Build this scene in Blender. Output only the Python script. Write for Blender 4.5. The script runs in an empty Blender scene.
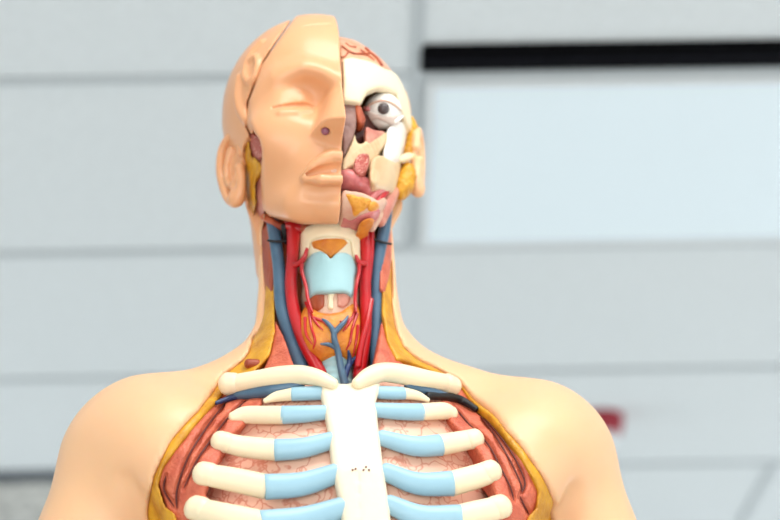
import bpy, math, random
import numpy as np
from mathutils import Matrix, Vector

random.seed(4)
rng = np.random.default_rng(4)
SC = bpy.context.scene
COL = SC.collection

# ------------------------------------------------------------------ camera
F = 1842.0
PITCH, YAW, ROLL = [math.radians(v) for v in (26.26, 1.0, -1.35)]
CAM = np.array([0.0, 0.0, 1.1])
_cy, _sy, _cp, _sp = math.cos(YAW), math.sin(YAW), math.cos(PITCH), math.sin(PITCH)
FW = np.array([_sy*_cp, _cy*_cp, _sp])
_r0 = np.array([_cy, -_sy, 0.0])
_u0 = np.cross(_r0, FW)
RT = math.cos(ROLL)*_r0 + math.sin(ROLL)*_u0
UP = -math.sin(ROLL)*_r0 + math.cos(ROLL)*_u0
CEIL = CAM[2] + 1.53

def ray(px, py):
    return FW*F + RT*(px-390.0) + UP*(260.0-py)

# the torso model's own frame: x across, y depth (front is -y), z up, origin behind the sternal notch
PHI = math.radians(9.0)
CPH, SPH = math.cos(PHI), math.sin(PHI)
HB = 0.66                                     # height of the notch above the model's base
NOTCH = CAM + ray(347, 380)/F*1.55
ORG = NOTCH - np.array([SPH*0.05, -CPH*0.05, 0.0])
def toloc(v):
    return np.array([CPH*v[0]+SPH*v[1], -SPH*v[0]+CPH*v[1], v[2]])
O_L = toloc(CAM-ORG)
def A(px, py, y):                             # the point of depth y seen at a place in the photograph
    d = toloc(ray(px, py))
    return O_L + d*((y-O_L[1])/d[1])
def pxm(r):                                   # pixels to metres at the model
    return r/1170.0

# ------------------------------------------------------------------ materials
def new_mat(name):
    m = bpy.data.materials.new(name)
    m.use_nodes = True
    nt = m.node_tree
    return m, nt, nt.nodes['Principled BSDF']
def nd(nt, t, **kw):
    n = nt.nodes.new(t)
    for k, v in kw.items():
        if k in n.inputs.keys():
            n.inputs[k].default_value = v
        else:
            setattr(n, k, v)
    return n
def S2L(c):
    return tuple(((v/255)/12.92 if v/255 <= .04045 else ((v/255+.055)/1.055)**2.4) for v in c)+(1.0,)
def plastic(name, rgb, rough=.4, var=.12, scale=30., bump=0., bscale=200., sss=0., dark=None, spec=.5, stretch=None, coat=0.):
    m, nt, b = new_mat(name)
    c = S2L(rgb)
    tc = nd(nt, 'ShaderNodeTexCoord')
    mp = nd(nt, 'ShaderNodeMapping')
    if stretch: mp.inputs['Scale'].default_value = stretch
    nt.links.new(tc.outputs['Object'], mp.inputs[0])
    n = nd(nt, 'ShaderNodeTexNoise', Scale=scale, Detail=3.0)
    nt.links.new(mp.outputs[0], n.inputs['Vector'])
    r = nd(nt, 'ShaderNodeValToRGB')
    d = S2L(dark) if dark else tuple(v*(1-var) for v in c[:3])+(1,)
    r.color_ramp.elements[0].color = d
    r.color_ramp.elements[1].color = c
    r.color_ramp.elements[0].position = .32
    r.color_ramp.elements[1].position = .62
    nt.links.new(n.outputs[0], r.inputs[0])
    nt.links.new(r.outputs[0], b.inputs['Base Color'])
    b.inputs['Roughness'].default_value = rough
    b.inputs['Specular IOR Level'].default_value = spec
    b.inputs['Coat Weight'].default_value = coat
    b.inputs['Coat Roughness'].default_value = .15
    if sss:
        b.inputs['Subsurface Weight'].default_value = sss
        b.inputs['Subsurface Radius'].default_value = (1.0, .5, .25)
        b.inputs['Subsurface Scale'].default_value = .004
    if bump:
        n2 = nd(nt, 'ShaderNodeTexNoise', Scale=bscale, Detail=2.0)
        nt.links.new(mp.outputs[0], n2.inputs['Vector'])
        bp = nd(nt, 'ShaderNodeBump', Strength=bump, Distance=.002)
        nt.links.new(n2.outputs[0], bp.inputs['Height'])
        nt.links.new(bp.outputs[0], b.inputs['Normal'])
    return m
def veined(name, base, vein, scale=45., width=.045, rough=.4, bump=.3):
    m, nt, b = new_mat(name)
    tc = nd(nt, 'ShaderNodeTexCoord')
    n = nd(nt, 'ShaderNodeTexNoise', Scale=60., Detail=2.0)
    nt.links.new(tc.outputs['Object'], n.inputs['Vector'])
    mx = nd(nt, 'ShaderNodeMixRGB', blend_type='ADD', Fac=.035)
    nt.links.new(tc.outputs['Object'], mx.inputs[1]); nt.links.new(n.outputs['Color'], mx.inputs[2])
    v = nd(nt, 'ShaderNodeTexVoronoi', feature='DISTANCE_TO_EDGE', Scale=scale)
    nt.links.new(mx.outputs[0], v.inputs['Vector'])
    r = nd(nt, 'ShaderNodeValToRGB')
    r.color_ramp.elements[0].color = S2L(vein); r.color_ramp.elements[0].position = width*.3
    r.color_ramp.elements[1].color = S2L(base); r.color_ramp.elements[1].position = width*1.6
    nt.links.new(v.outputs['Distance'], r.inputs[0])
    nt.links.new(r.outputs[0], b.inputs['Base Color'])
    b.inputs['Roughness'].default_value = rough
    bp = nd(nt, 'ShaderNodeBump', Strength=bump, Distance=.001)
    nt.links.new(r.outputs[0], bp.inputs['Height']); nt.links.new(bp.outputs[0], b.inputs['Normal'])
    return m

M = {}
M['skin'] = plastic('skin_plastic', (242, 193, 149), .42, .04, 12, .02, 500, .25)
M['mask'] = plastic('mask_plastic', (230, 169, 123), .36, .04, 14, .02, 500, .2, coat=.08)
M['bone'] = plastic('bone_ivory', (245, 228, 194), .42, .06, 25, .05, 250, .1)
M['sternum'] = plastic('sternum_ivory', (244, 231, 204), .45, .04, 25, .05, 250, .1)
M['seam'] = plastic('seam_brown', (96, 34, 26), .5, .15, 60)
M['lid'] = plastic('eyelid_pale', (232, 216, 206), .35, .06, 60)
M['beige'] = plastic('bone_beige', (228, 200, 160), .42, .15, 40, .1, 250, .1, dark=(210, 176, 134))
M['white'] = plastic('white_enamel', (246, 244, 238), .3, .03, 25)
M['cart'] = plastic('cartilage_blue', (158, 198, 216), .38, .06, 30, .04, 300)
M['thyc'] = plastic('thyroid_cartilage_blue', (165, 204, 210), .42, .05, 30, .04, 300)
M['yellow'] = plastic('fat_yellow', (220, 162, 40), .42, .3, 60, .45, 260, dark=(190, 128, 28))
M['orange'] = plastic('gland_orange', (228, 146, 46), .38, .3, 90, .4, 330, dark=(206, 112, 32))
M['muscle'] = plastic('muscle_salmon', (216, 114, 84), .45, .2, 70, .6, 420, dark=(192, 88, 64))
M['dmuscle'] = plastic('muscle_brick', (186, 92, 54), .42, .25, 60, .5, 300, dark=(140, 52, 32), stretch=(1, 1, .2))
M['pink'] = plastic('tissue_pink', (214, 150, 130), .38, .2, 60, .35, 300, dark=(190, 112, 100))
M['palepink'] = plastic('tissue_pale_pink', (226, 190, 166), .4, .2, 60, .3, 260, dark=(206, 156, 136))
M['tongue'] = plastic('tongue_pink', (220, 138, 134), .26, .15, 60, .25, 420, dark=(198, 104, 106))
M['red'] = plastic('artery_red', (196, 20, 30), .3, .15, 40, coat=.3, dark=(172, 10, 20))
M['blue'] = plastic('vein_blue', (78, 110, 136), .35, .15, 40, coat=.2, dark=(62, 92, 118))
M['navy'] = plastic('vein_and_gap_navy', (36, 62, 110), .35, .15, 40, dark=(26, 44, 84))
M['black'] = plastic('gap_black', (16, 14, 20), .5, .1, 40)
M['lung'] = veined('pleura_pink', (248, 200, 176), (228, 154, 130), 55., .05)
M['brain'] = plastic('brain_pink', (228, 172, 138), .4, .15, 60, .2, 160, dark=(214, 148, 116))
M['coral'] = veined('spongy_red', (188, 74, 64), (238, 190, 172), 420., .06, .35, .9)
M['mauve'] = plastic('septum_mauve', (158, 122, 112), .35, .25, 70, .3, 260, dark=(128, 92, 84))
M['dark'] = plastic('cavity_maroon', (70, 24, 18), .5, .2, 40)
M['purple'] = plastic('nostril_purple', (150, 90, 110), .3, .2, 80)
M['marrow'] = plastic('marrow_yellow', (238, 172, 66), .4, .2, 90, .5, 420, dark=(216, 136, 40))
M['lip_in'] = plastic('inner_mouth', (228, 190, 164), .35, .1, 90, .3, 400)
M['iris'] = plastic('iris_grey', (88, 78, 78), .2, .25, 300)
M['pupil'] = plastic('pupil_black', (12, 10, 12), .1, .1, 40, coat=.6)
M['brown'] = plastic('orbit_brown', (112, 74, 30), .45, .25, 50, dark=(76, 44, 14))

# ------------------------------------------------------------------ signed distance tools
def smin(a, b, k):
    h = np.clip(.5+.5*(b-a)/k, 0, 1)
    return b*(1-h)+a*h-k*h*(1-h)
def smax(a, b, k):
    return -smin(-a, -b, k)
def ell(P, c, r):
    x, y, z = (P[0]-c[0]), (P[1]-c[1]), (P[2]-c[2])
    k0 = np.sqrt((x/r[0])**2+(y/r[1])**2+(z/r[2])**2)
    k1 = np.sqrt((x/r[0]**2)**2+(y/r[1]**2)**2+(z/r[2]**2)**2)+1e-9
    return k0*(k0-1)/k1
def sph(P, c, r):
    return np.sqrt((P[0]-c[0])**2+(P[1]-c[1])**2+(P[2]-c[2])**2)-r
def cone(P, a, b, ra, rb):
    a = np.asarray(a); b = np.asarray(b); d = b-a; L = d@d+1e-12
    t = np.clip(((P[0]-a[0])*d[0]+(P[1]-a[1])*d[1]+(P[2]-a[2])*d[2])/L, 0, 1)
    return np.sqrt((P[0]-a[0]-t*d[0])**2+(P[1]-a[1]-t*d[1])**2+(P[2]-a[2]-t*d[2])**2)-(ra+(rb-ra)*t)
def chain(P, pts, rad, k=0.0):
    rad = rad if np.isscalar(rad) else list(rad)
    pts = [np.asarray(p) for p in pts]
    if np.isscalar(rad): rad = [rad]*len(pts)
    d = None
    for i in range(len(pts)-1):
        e = cone(P, pts[i], pts[i+1], rad[i], rad[i+1])
        d = e if d is None else (smin(d, e, k) if k else np.minimum(d, e))
    return d
def plane(P, a, b, c, outward):               # half space through three points, outward names the empty side
    a, b, c = map(np.asarray, (a, b, c))
    n = np.cross(b-a, c-a); n = n/np.linalg.norm(n)
    if n@np.asarray(outward) < 0: n = -n
    return (P[0]-a[0])*n[0]+(P[1]-a[1])*n[1]+(P[2]-a[2])*n[2]
def poly(P, pts):                             # signed distance to an outline drawn in x and z, running through in depth
    x = P[0]; z = P[2]
    x, z = np.broadcast_arrays(x, z)
    full = x.shape
    red = False
    if x.ndim == 3 and P[0].shape[1] == 1:
        pass
    V = [(p[0], p[2]) for p in pts]
    n = len(V); d = np.full(x.shape, 1e9); s = np.ones(x.shape)
    for i in range(n):
        ax, az = V[i]; bx, bz = V[i-1]
        ex, ez = bx-ax, bz-az
        wx, wz = x-ax, z-az
        t = np.clip((wx*ex+wz*ez)/(ex*ex+ez*ez+1e-15), 0, 1)
        d = np.minimum(d, (wx-ex*t)**2+(wz-ez*t)**2)
        c1 = z >= az; c2 = z < bz; c3 = ex*wz > ez*wx
        flip = (c1 & c2 & c3) | (~c1 & ~c2 & ~c3)
        s = np.where(flip, -s, s)
    return s*np.sqrt(d)
def smooth_pts(pts, n=8, closed=False):
    P = [np.asarray(p, float) for p in pts]
    out = []
    N = len(P)
    rngi = range(N if closed else N-1)
    for i in rngi:
        if closed:
            p0, p1, p2, p3 = P[i-1], P[i], P[(i+1) % N], P[(i+2) % N]
        else:
            p0 = P[i-1] if i > 0 else 2*P[0]-P[1]
            p1, p2 = P[i], P[i+1]
            p3 = P[i+2] if i+2 < N else 2*P[-1]-P[-2]
        for k in range(n):
            t = k/n
            out.append(.5*((2*p1)+(-p0+p2)*t+(2*p0-5*p1+4*p2-p3)*t*t+(-p0+3*p1-3*p2+p3)*t**3))
    if not closed: out.append(P[-1])
    return out
def onto(sdf, px, py, t0=1.2, t1=2.1, lift=0.0):
    """where the line of sight through a place in the photograph meets a surface (else comes nearest)"""
    d = toloc(ray(px, py)); d = d/np.linalg.norm(d)
    ts = np.linspace(t0, t1, 901)
    Q = O_L[:, None]+d[:, None]*ts[None]
    f = sdf((Q[0], Q[1], Q[2])) - lift
    neg = np.nonzero(f < 0)[0]
    if len(neg) and neg[0] > 0:
        i = neg[0]; a = f[i-1]/(f[i-1]-f[i]); t = ts[i-1]+a*(ts[i]-ts[i-1])
    else:
        t = ts[int(np.argmin(f))]
    return O_L+d*t
def S(sdf, pts, lift=0.0):
    return [onto(sdf, p[0], p[1], lift=lift) for p in pts]

def nets(f, lo, hi, h):
    n = [int(math.ceil((hi[i]-lo[i])/h))+1 for i in range(3)]
    ax = [lo[i]+h*np.arange(n[i]) for i in range(3)]
    P = (ax[0][:, None, None], ax[1][None, :, None], ax[2][None, None, :])
    V = np.broadcast_to(f(P), n).astype(np.float32).copy()
    # close the surface at the box
    for a in range(3):
        sl = [slice(None)]*3
        for e in (0, -1):
            sl[a] = e
            V[tuple(sl)] = np.maximum(V[tuple(sl)], h*.3)
    ins = V < 0
    c = np.zeros([m-1 for m in n], np.int8)
    offs = [(i, j, k) for i in (0, 1) for j in (0, 1) for k in (0, 1)]
    def sub(a, o): return a[o[0]:n[0]-1+o[0], o[1]:n[1]-1+o[1], o[2]:n[2]-1+o[2]]
    for o in offs: c += sub(ins, o)
    act = (c > 0) & (c < 8)
    I = np.argwhere(act)
    vals = np.stack([V[I[:, 0]+o[0], I[:, 1]+o[1], I[:, 2]+o[2]] for o in offs], 1)
    pos = np.zeros((len(I), 3)); cnt = np.zeros(len(I))
    for a in range(8):
        for b in range(a+1, 8):
            da = np.array(offs[b])-np.array(offs[a])
            if np.abs(da).sum() != 1: continue
            fa, fb = vals[:, a], vals[:, b]
            m = (fa < 0) != (fb < 0)
            t = np.where(m, fa/(fa-fb+1e-20), 0)
            pos += np.where(m[:, None], np.array(offs[a])+t[:, None]*da, 0); cnt += m
    pos = (pos/cnt[:, None]+I)*h+np.array(lo)
    idx = np.full(act.shape, -1, np.int64); idx[act] = np.arange(len(I))
    faces = []
    for a in range(3):
        b, d = (a+1) % 3, (a+2) % 3
        s0 = [slice(1, n[q]-1) for q in range(3)]; s1 = list(s0)
        s0[a] = slice(0, n[a]-1); s1[a] = slice(1, n[a])
        A0, A1 = ins[tuple(s0)], ins[tuple(s1)]
        E = np.argwhere(A0 != A1)
        if not len(E): continue
        st = np.array([s.start for s in s0])
        flip = ~A0[E[:, 0], E[:, 1], E[:, 2]]
        E = E+st
        def cell(db, dd):
            q = E.copy(); q[:, b] -= db; q[:, d] -= dd
            return idx[q[:, 0], q[:, 1], q[:, 2]]
        q = np.stack([cell(1, 1), cell(0, 1), cell(0, 0), cell(1, 0)], 1)
        q[flip] = q[flip][:, ::-1]
        faces.append(q)
    if not faces: return None, None
    return pos, np.concatenate(faces)

def link(name, me, mat, parent):
    o = bpy.data.objects.new(name, me); COL.objects.link(o)
    if mat: me.materials.append(mat)
    if parent: o.parent = parent
    return o
def mesh_np(name, v, q, mat, parent, smooth=True):
    me = bpy.data.meshes.new(name)
    v = np.asarray(v, np.float32)
    q = np.asarray(q, np.int32)
    me.vertices.add(len(v)); me.vertices.foreach_set('co', v.ravel())
    me.loops.add(q.size); me.loops.foreach_set('vertex_index', q.ravel())
    me.polygons.add(len(q)); me.polygons.foreach_set('loop_start', np.arange(0, q.size, q.shape[1], dtype=np.int32))
    me.polygons.foreach_set('use_smooth', np.full(len(q), smooth))
    me.update(calc_edges=True); me.validate()
    return link(name, me, mat, parent)
UPZ = np.array([0, 0, HB])
def part(name, f, lo, hi, h, mat, parent, relax=1):
    v, q = nets(f, lo, hi, h)
    if v is None:
        print('EMPTY PART', name); return None
    for _ in range(relax):                    # light smoothing of the net
        acc = np.zeros_like(v); cn = np.zeros(len(v))
        for i in range(4):
            for j in (1, 3):
                np.add.at(acc, q[:, i], v[q[:, (i+j) % 4]]); np.add.at(cn, q[:, i], 1)
        v = v*.5+.5*acc/np.maximum(cn, 1)[:, None]
    return mesh_np(name, v+UPZ, q, mat, parent)
def box_of(pts, pad):
    a = np.array(pts); return a.min(0)-pad, a.max(0)+pad
def tube(name, pts, rad, mat, parent, flat=1.0, normal=(0, -1, 0), n=6, seg=14, offset=True, caps=(.8, .8)):
    """a swept round or oval tube with rounded ends; flat squeezes it along the normal"""
    if np.isscalar(rad): rad = [rad]*len(pts)
    q = [np.append(np.asarray(p, float), r) for p, r in zip(pts, rad)]
    sp = np.array(smooth_pts(q, n)) if len(q) > 2 else np.array([q[0]+(q[1]-q[0])*t for t in np.linspace(0, 1, n+1)])
    P, R = sp[:, :3], np.maximum(sp[:, 3], 1e-5)
    T = np.gradient(P, axis=0); T /= np.linalg.norm(T, axis=1)[:, None]+1e-12
    rings = []; rr = []
    capn = 4
    for i in range(capn):                     # start cap
        a = (i+.3)/capn*math.pi/2
        rings.append((P[0]-T[0]*R[0]*math.cos(a)*caps[0], T[0])); rr.append(R[0]*math.sin(a))
    for i in range(len(P)): rings.append((P[i], T[i])); rr.append(R[i])
    for i in range(capn):
        a = math.pi/2-(i+.7)/capn*math.pi/2
        rings.append((P[-1]+T[-1]*R[-1]*math.cos(a)*caps[1], T[-1])); rr.append(R[-1]*math.sin(a))
    V = []; nrm = np.array(normal, float)
    for (p, t), r in zip(rings, rr):
        nn = nrm-t*(nrm@t)
        if np.linalg.norm(nn) < 1e-4: nn = np.array([1., 0, 0])-t*t[0]
        nn /= np.linalg.norm(nn); bb = np.cross(t, nn)
        for k in range(seg):
            a = 2*math.pi*k/seg
            V.append(p+bb*math.cos(a)*r+nn*math.sin(a)*r*flat)
    Q = []
    m = len(rings)
    for i in range(m-1):
        for k in range(seg):
            Q.append((i*seg+k, i*seg+(k+1) % seg, (i+1)*seg+(k+1) % seg, (i+1)*seg+k))
    V += [rings[0][0], rings[-1][0]]
    tri0, tri1 = len(V)-2, len(V)-1
    for k in range(0, seg, 2):
        Q.append((tri0, (k+2) % seg, k+1, k)); Q.append((tri1, (m-1)*seg+k, (m-1)*seg+k+1, (m-1)*seg+(k+2) % seg))
    return mesh_np(name, np.array(V)+(UPZ if offset else 0), Q, mat, parent)

def bx(name, lo, hi, mat, parent=None, bevel=0.0):
    lo = np.array(lo); hi = np.array(hi)
    v = [(lo[0] if i & 1 == 0 else hi[0], lo[1] if i & 2 == 0 else hi[1], lo[2] if i & 4 == 0 else hi[2]) for i in range(8)]
    q = [(0, 2, 3, 1), (4, 5, 7, 6), (0, 1, 5, 4), (2, 6, 7, 3), (0, 4, 6, 2), (1, 3, 7, 5)]
    o = mesh_np(name, v, q, mat, parent, False)
    if bevel:
        md = o.modifiers.new('bevel', 'BEVEL'); md.width = bevel; md.segments = 2
    return o
def tag(o, label=None, cat=None, group=None, kind=None):
    if label: o['label'] = label
    if cat: o['category'] = cat
    if group: o['group'] = group
    if kind: o['kind'] = kind
    return o
def empty(name, loc, rz=0.0):
    o = bpy.data.objects.new(name, None); COL.objects.link(o)
    o.location = loc; o.rotation_euler = (0, 0, rz); o.empty_display_size = .1
    return o

# ================================================================== the torso model
ROOT = tag(empty('anatomical_torso_model', ORG-UPZ, PHI),
           'life-size anatomical torso model with half a face mask, open neck and bare ribcage', 'anatomical model')

CX = .004
def loft(P, zs, a, b, c, cx):
    z = P[2]
    za = np.array(zs)
    A_ = np.interp(z, za, a); B_ = np.interp(z, za, b); C_ = np.interp(z, za, c); X_ = np.interp(z, za, cx)
    k = np.sqrt(((P[0]-X_)/A_)**2+((P[1]-C_)/B_)**2)
    d = (k-1)*np.minimum(A_, B_)
    return np.maximum(d, np.maximum(za[0]-z, z-za[-1]))
ZS = [-.66, -.5, -.4, -.3, -.22, -.16, -.1, -.06, -.03, 0, .02, .04, .06, .08, .12, .2, .3]
TA = [.160, .150, .150, .156, .162, .166, .162, .152, .140, .118, .100, .084, .072, .066, .0625, .0625, .0625]
TB = [.110, .105, .108, .112, .116, .116, .112, .104, .096, .086, .078, .072, .066, .062, .059, .060, .060]
TC = [.010, .010, .006, .002, .002, .004, .008, .012, .016, .020, .022, .022, .022, .022, .022, .024, .024]
TX = [.004, .004, .004, .004, .004, .004, .004, .004, .003, .002, .000, -.003, -.004, -.005, -.006, -.009, -.012]
def core(P): return loft(P, ZS, TA, TB, TC, TX)
SX = .006
def body(P):
    d = core(P)
    Q = (np.abs(P[0]-SX), P[1], P[2]-.033*(P[0]-SX))
    d = smin(d, cone(Q, (.03, .035, .045), (.160, .024, -.026), .030, .050), .03)
    d = smin(d, sph(Q, (.173, .018, -.040), .0595), .03)
    d = smin(d, cone(Q, (.185, .018, -.06), (.239, .022, -.20), .054, .047), .03)
    d = smin(d, cone(Q, (.09, -.07, -.15), (.15, -.035, -.06), .03, .04), .05)
    return d
_crease = [S(body, [(127, 482), (136, 502), (146, 535), (154, 575)]), S(body, [(574, 492), (566, 514), (560, 545), (556, 580)])]
body_plain = body
def body(P):
    d = body_plain(P)
    for c in _crease: d = smax(d, -chain(P, c, [.0005, .005, .010, .013]), .018)
    return d
# ---- outlines of the opening
skin_out = [(260, 205), (258, 240), (259.5, 270), (260.5, 300), (256, 327), (250, 350), (244, 358), (223, 374.5), (199, 409), (171, 440), (154, 475), (148.6, 506), (152, 545), (170, 600), (350, 640), (530, 600),
            (553, 545), (554.5, 515), (552, 492), (533, 461), (508, 430), (483, 402), (459, 378), (436, 366), (418, 357), (404, 345), (396, 325), (393, 300), (393, 270), (393, 240), (394, 205)]
fat_in = [(271, 205), (272, 240), (274, 270), (276, 300), (276, 330), (271, 352), (255, 370), (232, 379), (211, 406), (185, 437), (164, 465), (159, 482), (166, 503), (176, 511), (190, 560), (350, 620), (520, 560),
          (530, 514), (538, 505), (539.5, 489), (527.5, 466), (509.5, 439), (486, 409.5), (463, 385), (445, 374), (420, 364), (397, 358), (388, 340), (383, 310), (383, 270), (383, 240), (384, 205)]
OUT = S(body, skin_out)
FIN = S(body, fat_in)
def front(P, y=.004): return P[1]-y
def skin(P):
    d = body(P)
    hole = smax(poly(P, OUT), P[1]-(.012+np.clip(-P[2], 0, .3)*.15), .004)
    d = smax(d, -hole, .003)
    return d
def armtrim(P):
    # remove the arm below the stump line, keep the trunk
    xa = np.abs(P[0]-CX)
    return np.maximum(P[2]+.24, .172-xa)
part('skin_shell', lambda P: smax(smax(skin(P), -armtrim(P), .004), P[2]-.215, .004), (-.285, -.15, -.66), (.293, .15, .225), .0032, M['skin'], ROOT)

part('fat_layer', lambda P: smax(smax(smax(body(P)+.0025, poly(P, OUT)-.0005, .002), -poly(P, FIN), .002), P[1]-.008, .002)
     , (-.21, -.14, -.3), (.21, .02, .20), .0020, M['yellow'], ROOT)

# ---- chest muscles at the sides of the ribs, with grooves
def muscle_side(side):
    if side < 0:
        o = [(232, 377), (209, 405), (183, 437), (162, 465), (157, 482), (165, 505), (172, 560), (230, 560), (224, 520), (206, 492), (218, 462), (232, 436), (262, 404), (264, 396), (246, 395), (238, 384)]
        g = [[(236, 392), (218, 412), (198, 440), (186, 462), (177, 490), (177, 508)], [(246, 400), (226, 420), (208, 444), (196, 462), (184, 488)], [(166, 476), (164, 490), (174, 506)]]
    else:
        o = [(461, 381), (486, 408), (513, 438), (530, 466), (542, 489), (539, 506), (531, 520), (520, 560), (470, 560), (500, 505), (490, 480), (478, 450), (450, 420), (440, 400), (455, 397)]
        g = [[(474, 408), (490, 428), (502, 446), (513, 466), (521, 484), (522, 492)], [(452, 404), (470, 425), (488, 444), (500, 466), (510, 486), (514, 500)], [(478, 411), (500, 436), (516, 460), (525, 482), (522, 492)],
             [(529, 514), (524, 505), (520, 496)]]
    base = lambda P: body(P)+.006
    pts = S(base, o)
    gs = [S(base, smooth_pts([np.array(v, float) for v in q], 4), -.0012) for q in g]
    def f(P):
        d = smax(base(P), poly(P, pts), .004)
        d = smax(d, -(base(P)+.022), .004)
        wob = .0012*np.sin(P[2]*260+P[0]*90)
        for q in gs:
            d = smax(d, -chain(P, q, .0026), .0010)
        return d+wob*.35
    lo, hi = box_of(pts, .012)
    lo[1] = -.135; hi[1] = .03
    pm = part('pectoral_muscle', f, lo, hi, .0014, M['muscle'], ROOT)
    for q in gs:
        tube('muscle_seam', [v+np.array([0, .0004, 0]) for v in q[::2]], [.0003]+[.0008]*(len(q[::2])-2)+[.0003], M['seam'], pm, n=3, seg=8)
    return pm
muscle_side(-1); muscle_side(1)

# ---- pleura behind the ribs
def cage(P): return core(P)+.006
def lung(side):
    def f(P):
        d = cage(P)+.007
        d = smax(d, -(P[0]-CX)*side+.014, .01)
        d = smax(d, P[2]-.012, .02)
        d = smax(d, np.abs(P[0]-CX)-.148, .01)
        return smax(d, P[1]-.05, .01)
    lo, hi = ((-.155, -.12, -.32), (0, .06, .02)) if side < 0 else ((0, -.12, -.32), (.16, .06, .02))
    return part('lung', f, lo, hi, .003, M['lung'], ROOT)
lung(-1); lung(1)
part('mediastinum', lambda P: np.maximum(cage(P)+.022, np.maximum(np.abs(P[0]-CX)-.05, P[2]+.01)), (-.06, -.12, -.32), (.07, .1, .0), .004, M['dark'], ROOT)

# ---- sternum
st_o = [(319, 383), (323, 400), (329, 430), (333, 470), (340, 500), (344, 530), (350, 575), (390, 575), (393, 530), (390, 500), (385, 470), (380, 430), (377, 400), (382, 384), (376, 374), (362, 374), (350, 382), (340, 382), (330, 376), (322, 377)]
cg = lambda P: core(P)-.001
STP = S(cg, st_o)
def sternum(P):
    d = smax(cg(P), -(cg(P)+.014), .004)
    d = smax(d, poly(P, STP), .006)
    d = smax(d, -chain(P, S(cg, [(347, 382), (349, 405), (353, 440), (357.5, 465), (359, 500), (360, 540)]), .0010), .0008)
    d = smax(d, -chain(P, S(cg, [(322, 411), (350, 412), (380, 409)]), .0005), .002)
    return d
lo, hi = box_of(STP, .012)
stm = part('sternum', sternum, lo, hi, .0019, M['sternum'], ROOT)
for p in [(352.5, 470), (355.5, 469), (366, 467), (363.5, 470), (369, 470)]:
    c = onto(cg, *p)
    tube('pin', [c+np.array([0, .003, 0]), c+np.array([0, -.0006, 0])], pxm(1.1), M['mauve'], stm)

# ---- ribs: bone with a knob at the outer end, cartilage as its own piece
def rib(bone, cart, hb, hc, knob):
    surf = lambda P: np.minimum(core(P)+.005, body(P)+.005)
    pb = S(surf, bone); pc = S(surf, cart)
    r = tube('rib', pb, [pxm(v/2) for v in hb], M['bone'], ROOT, .62, caps=(.8, .05))
    c = tube('costal_cartilage', pc, [pxm((v+.5)/2) for v in hc], M['cart'], r, .64, caps=(.12, .8))
    if knob:
        k = onto(surf, *knob[:2])
        d = pb[0]-pb[1]; d /= np.linalg.norm(d)
        tube('rib_end', [k-d*.003, k+d*.003], pxm(knob[2]/2), M['bone'], r, .7)
    return r
rib([(265, 401), (277, 396.5), (294, 394)], [(292, 394.2), (305, 393.5), (320, 393)], [5, 11, 14], [14, 14.5, 14], None)
rib([(233, 417), (245, 415), (265, 415), (284, 415)], [(282, 415), (305, 414), (329, 412)], [11, 18, 19, 19], [18.6, 17, 14], None)
rib([(227, 443), (245, 447), (277, 450)], [(275, 450), (302, 448), (333, 440)], [20, 22, 22], [22, 20, 17], (223, 442, 21))
rib([(209, 475), (235, 480), (267, 487)], [(265, 487), (302, 484), (337, 473)], [22, 24, 25], [25, 23, 19], (206, 474, 23.5))
rib([(201, 510), (225, 516), (263, 524)], [(261, 524), (305, 519), (344, 507)], [23, 25, 26], [26, 24, 20], (198, 508.5, 24.5))
rib([(197, 546), (225, 553), (263, 562)], [(261, 562), (305, 556), (350, 540)], [23, 25, 26], [26, 24, 20], (194, 545.5, 24.5))
rib([(428, 400), (417, 395.5), (402, 393)], [(404, 393.2), (392, 393), (380, 392.5)], [5, 10, 13], [13, 13.5, 13], None)
rib([(453, 413), (445, 411), (435, 411), (420, 412)], [(422, 412), (400, 411.5), (376, 410)], [13, 18, 18, 18], [17.6, 17, 15], None)
rib([(471, 439), (462, 441), (438, 445)], [(440, 445), (414, 446), (382, 438)], [20, 21, 22], [22, 20, 16], (473, 439, 20.5))
rib([(487, 473), (475, 477), (450, 484)], [(452, 483.5), (418, 483.5), (386, 472)], [23, 24, 25], [25, 22, 18], (489, 472, 23))
rib([(496, 508), (483, 512), (459, 518)], [(461, 518), (422, 517), (389, 504)], [23, 25, 26], [26, 23, 18], (499, 507, 24))
rib([(501, 545), (486, 550), (459, 557)], [(461, 557), (425, 554), (392, 540)], [23, 25, 26], [26, 23, 18], (505, 544, 25))

# ---- collar bones and the veins and dark gaps under them
cs = lambda P: body(P)-.003
lc = S(cs, [(236, 383.5), (255, 380), (278, 376.5), (300, 375), (318, 378), (333, 384)])
cl = tube('clavicle', lc, [pxm(v) for v in (9.5, 9.5, 10.3, 10, 8.5, 6)], M['bone'], ROOT, .8)
k = S(cs, [(228, 384), (234, 383.5)]); tube('clavicle_end', k, [pxm(12), pxm(11)], M['bone'], cl, .85)
rc = S(cs, [(446, 383), (424, 379), (400, 374), (382, 372.5), (369, 377), (357, 384)])
cr = tube('clavicle', rc, [pxm(v) for v in (9.5, 10, 10.5, 10, 9.5, 6)], M['bone'], ROOT, .8)
k = S(cs, [(447, 383.5), (454, 386)]); tube('clavicle_end', k, [pxm(10.5), pxm(9.5)], M['bone'], cr, .85)
vs = lambda P: body(P)+.004
tube('subclavian_vein', S(vs, [(236, 395.5), (262, 392), (285, 388), (300, 384)]), [pxm(v) for v in (4.5, 6, 6.5, 6)], M['blue'], ROOT)
tube('subclavian_vein', S(vs, [(408, 386), (420, 389), (434, 393), (446, 396)]), [pxm(v) for v in (5, 5.5, 5, 4)], M['blue'], ROOT)
tube('gap_shade', S(vs, [(216, 403), (232, 397.5), (246, 394)]), [pxm(v) for v in (2, 3.2, 4.2)], M['navy'], ROOT)  # navy tube standing in for shade in the gap under the clavicle
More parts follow.
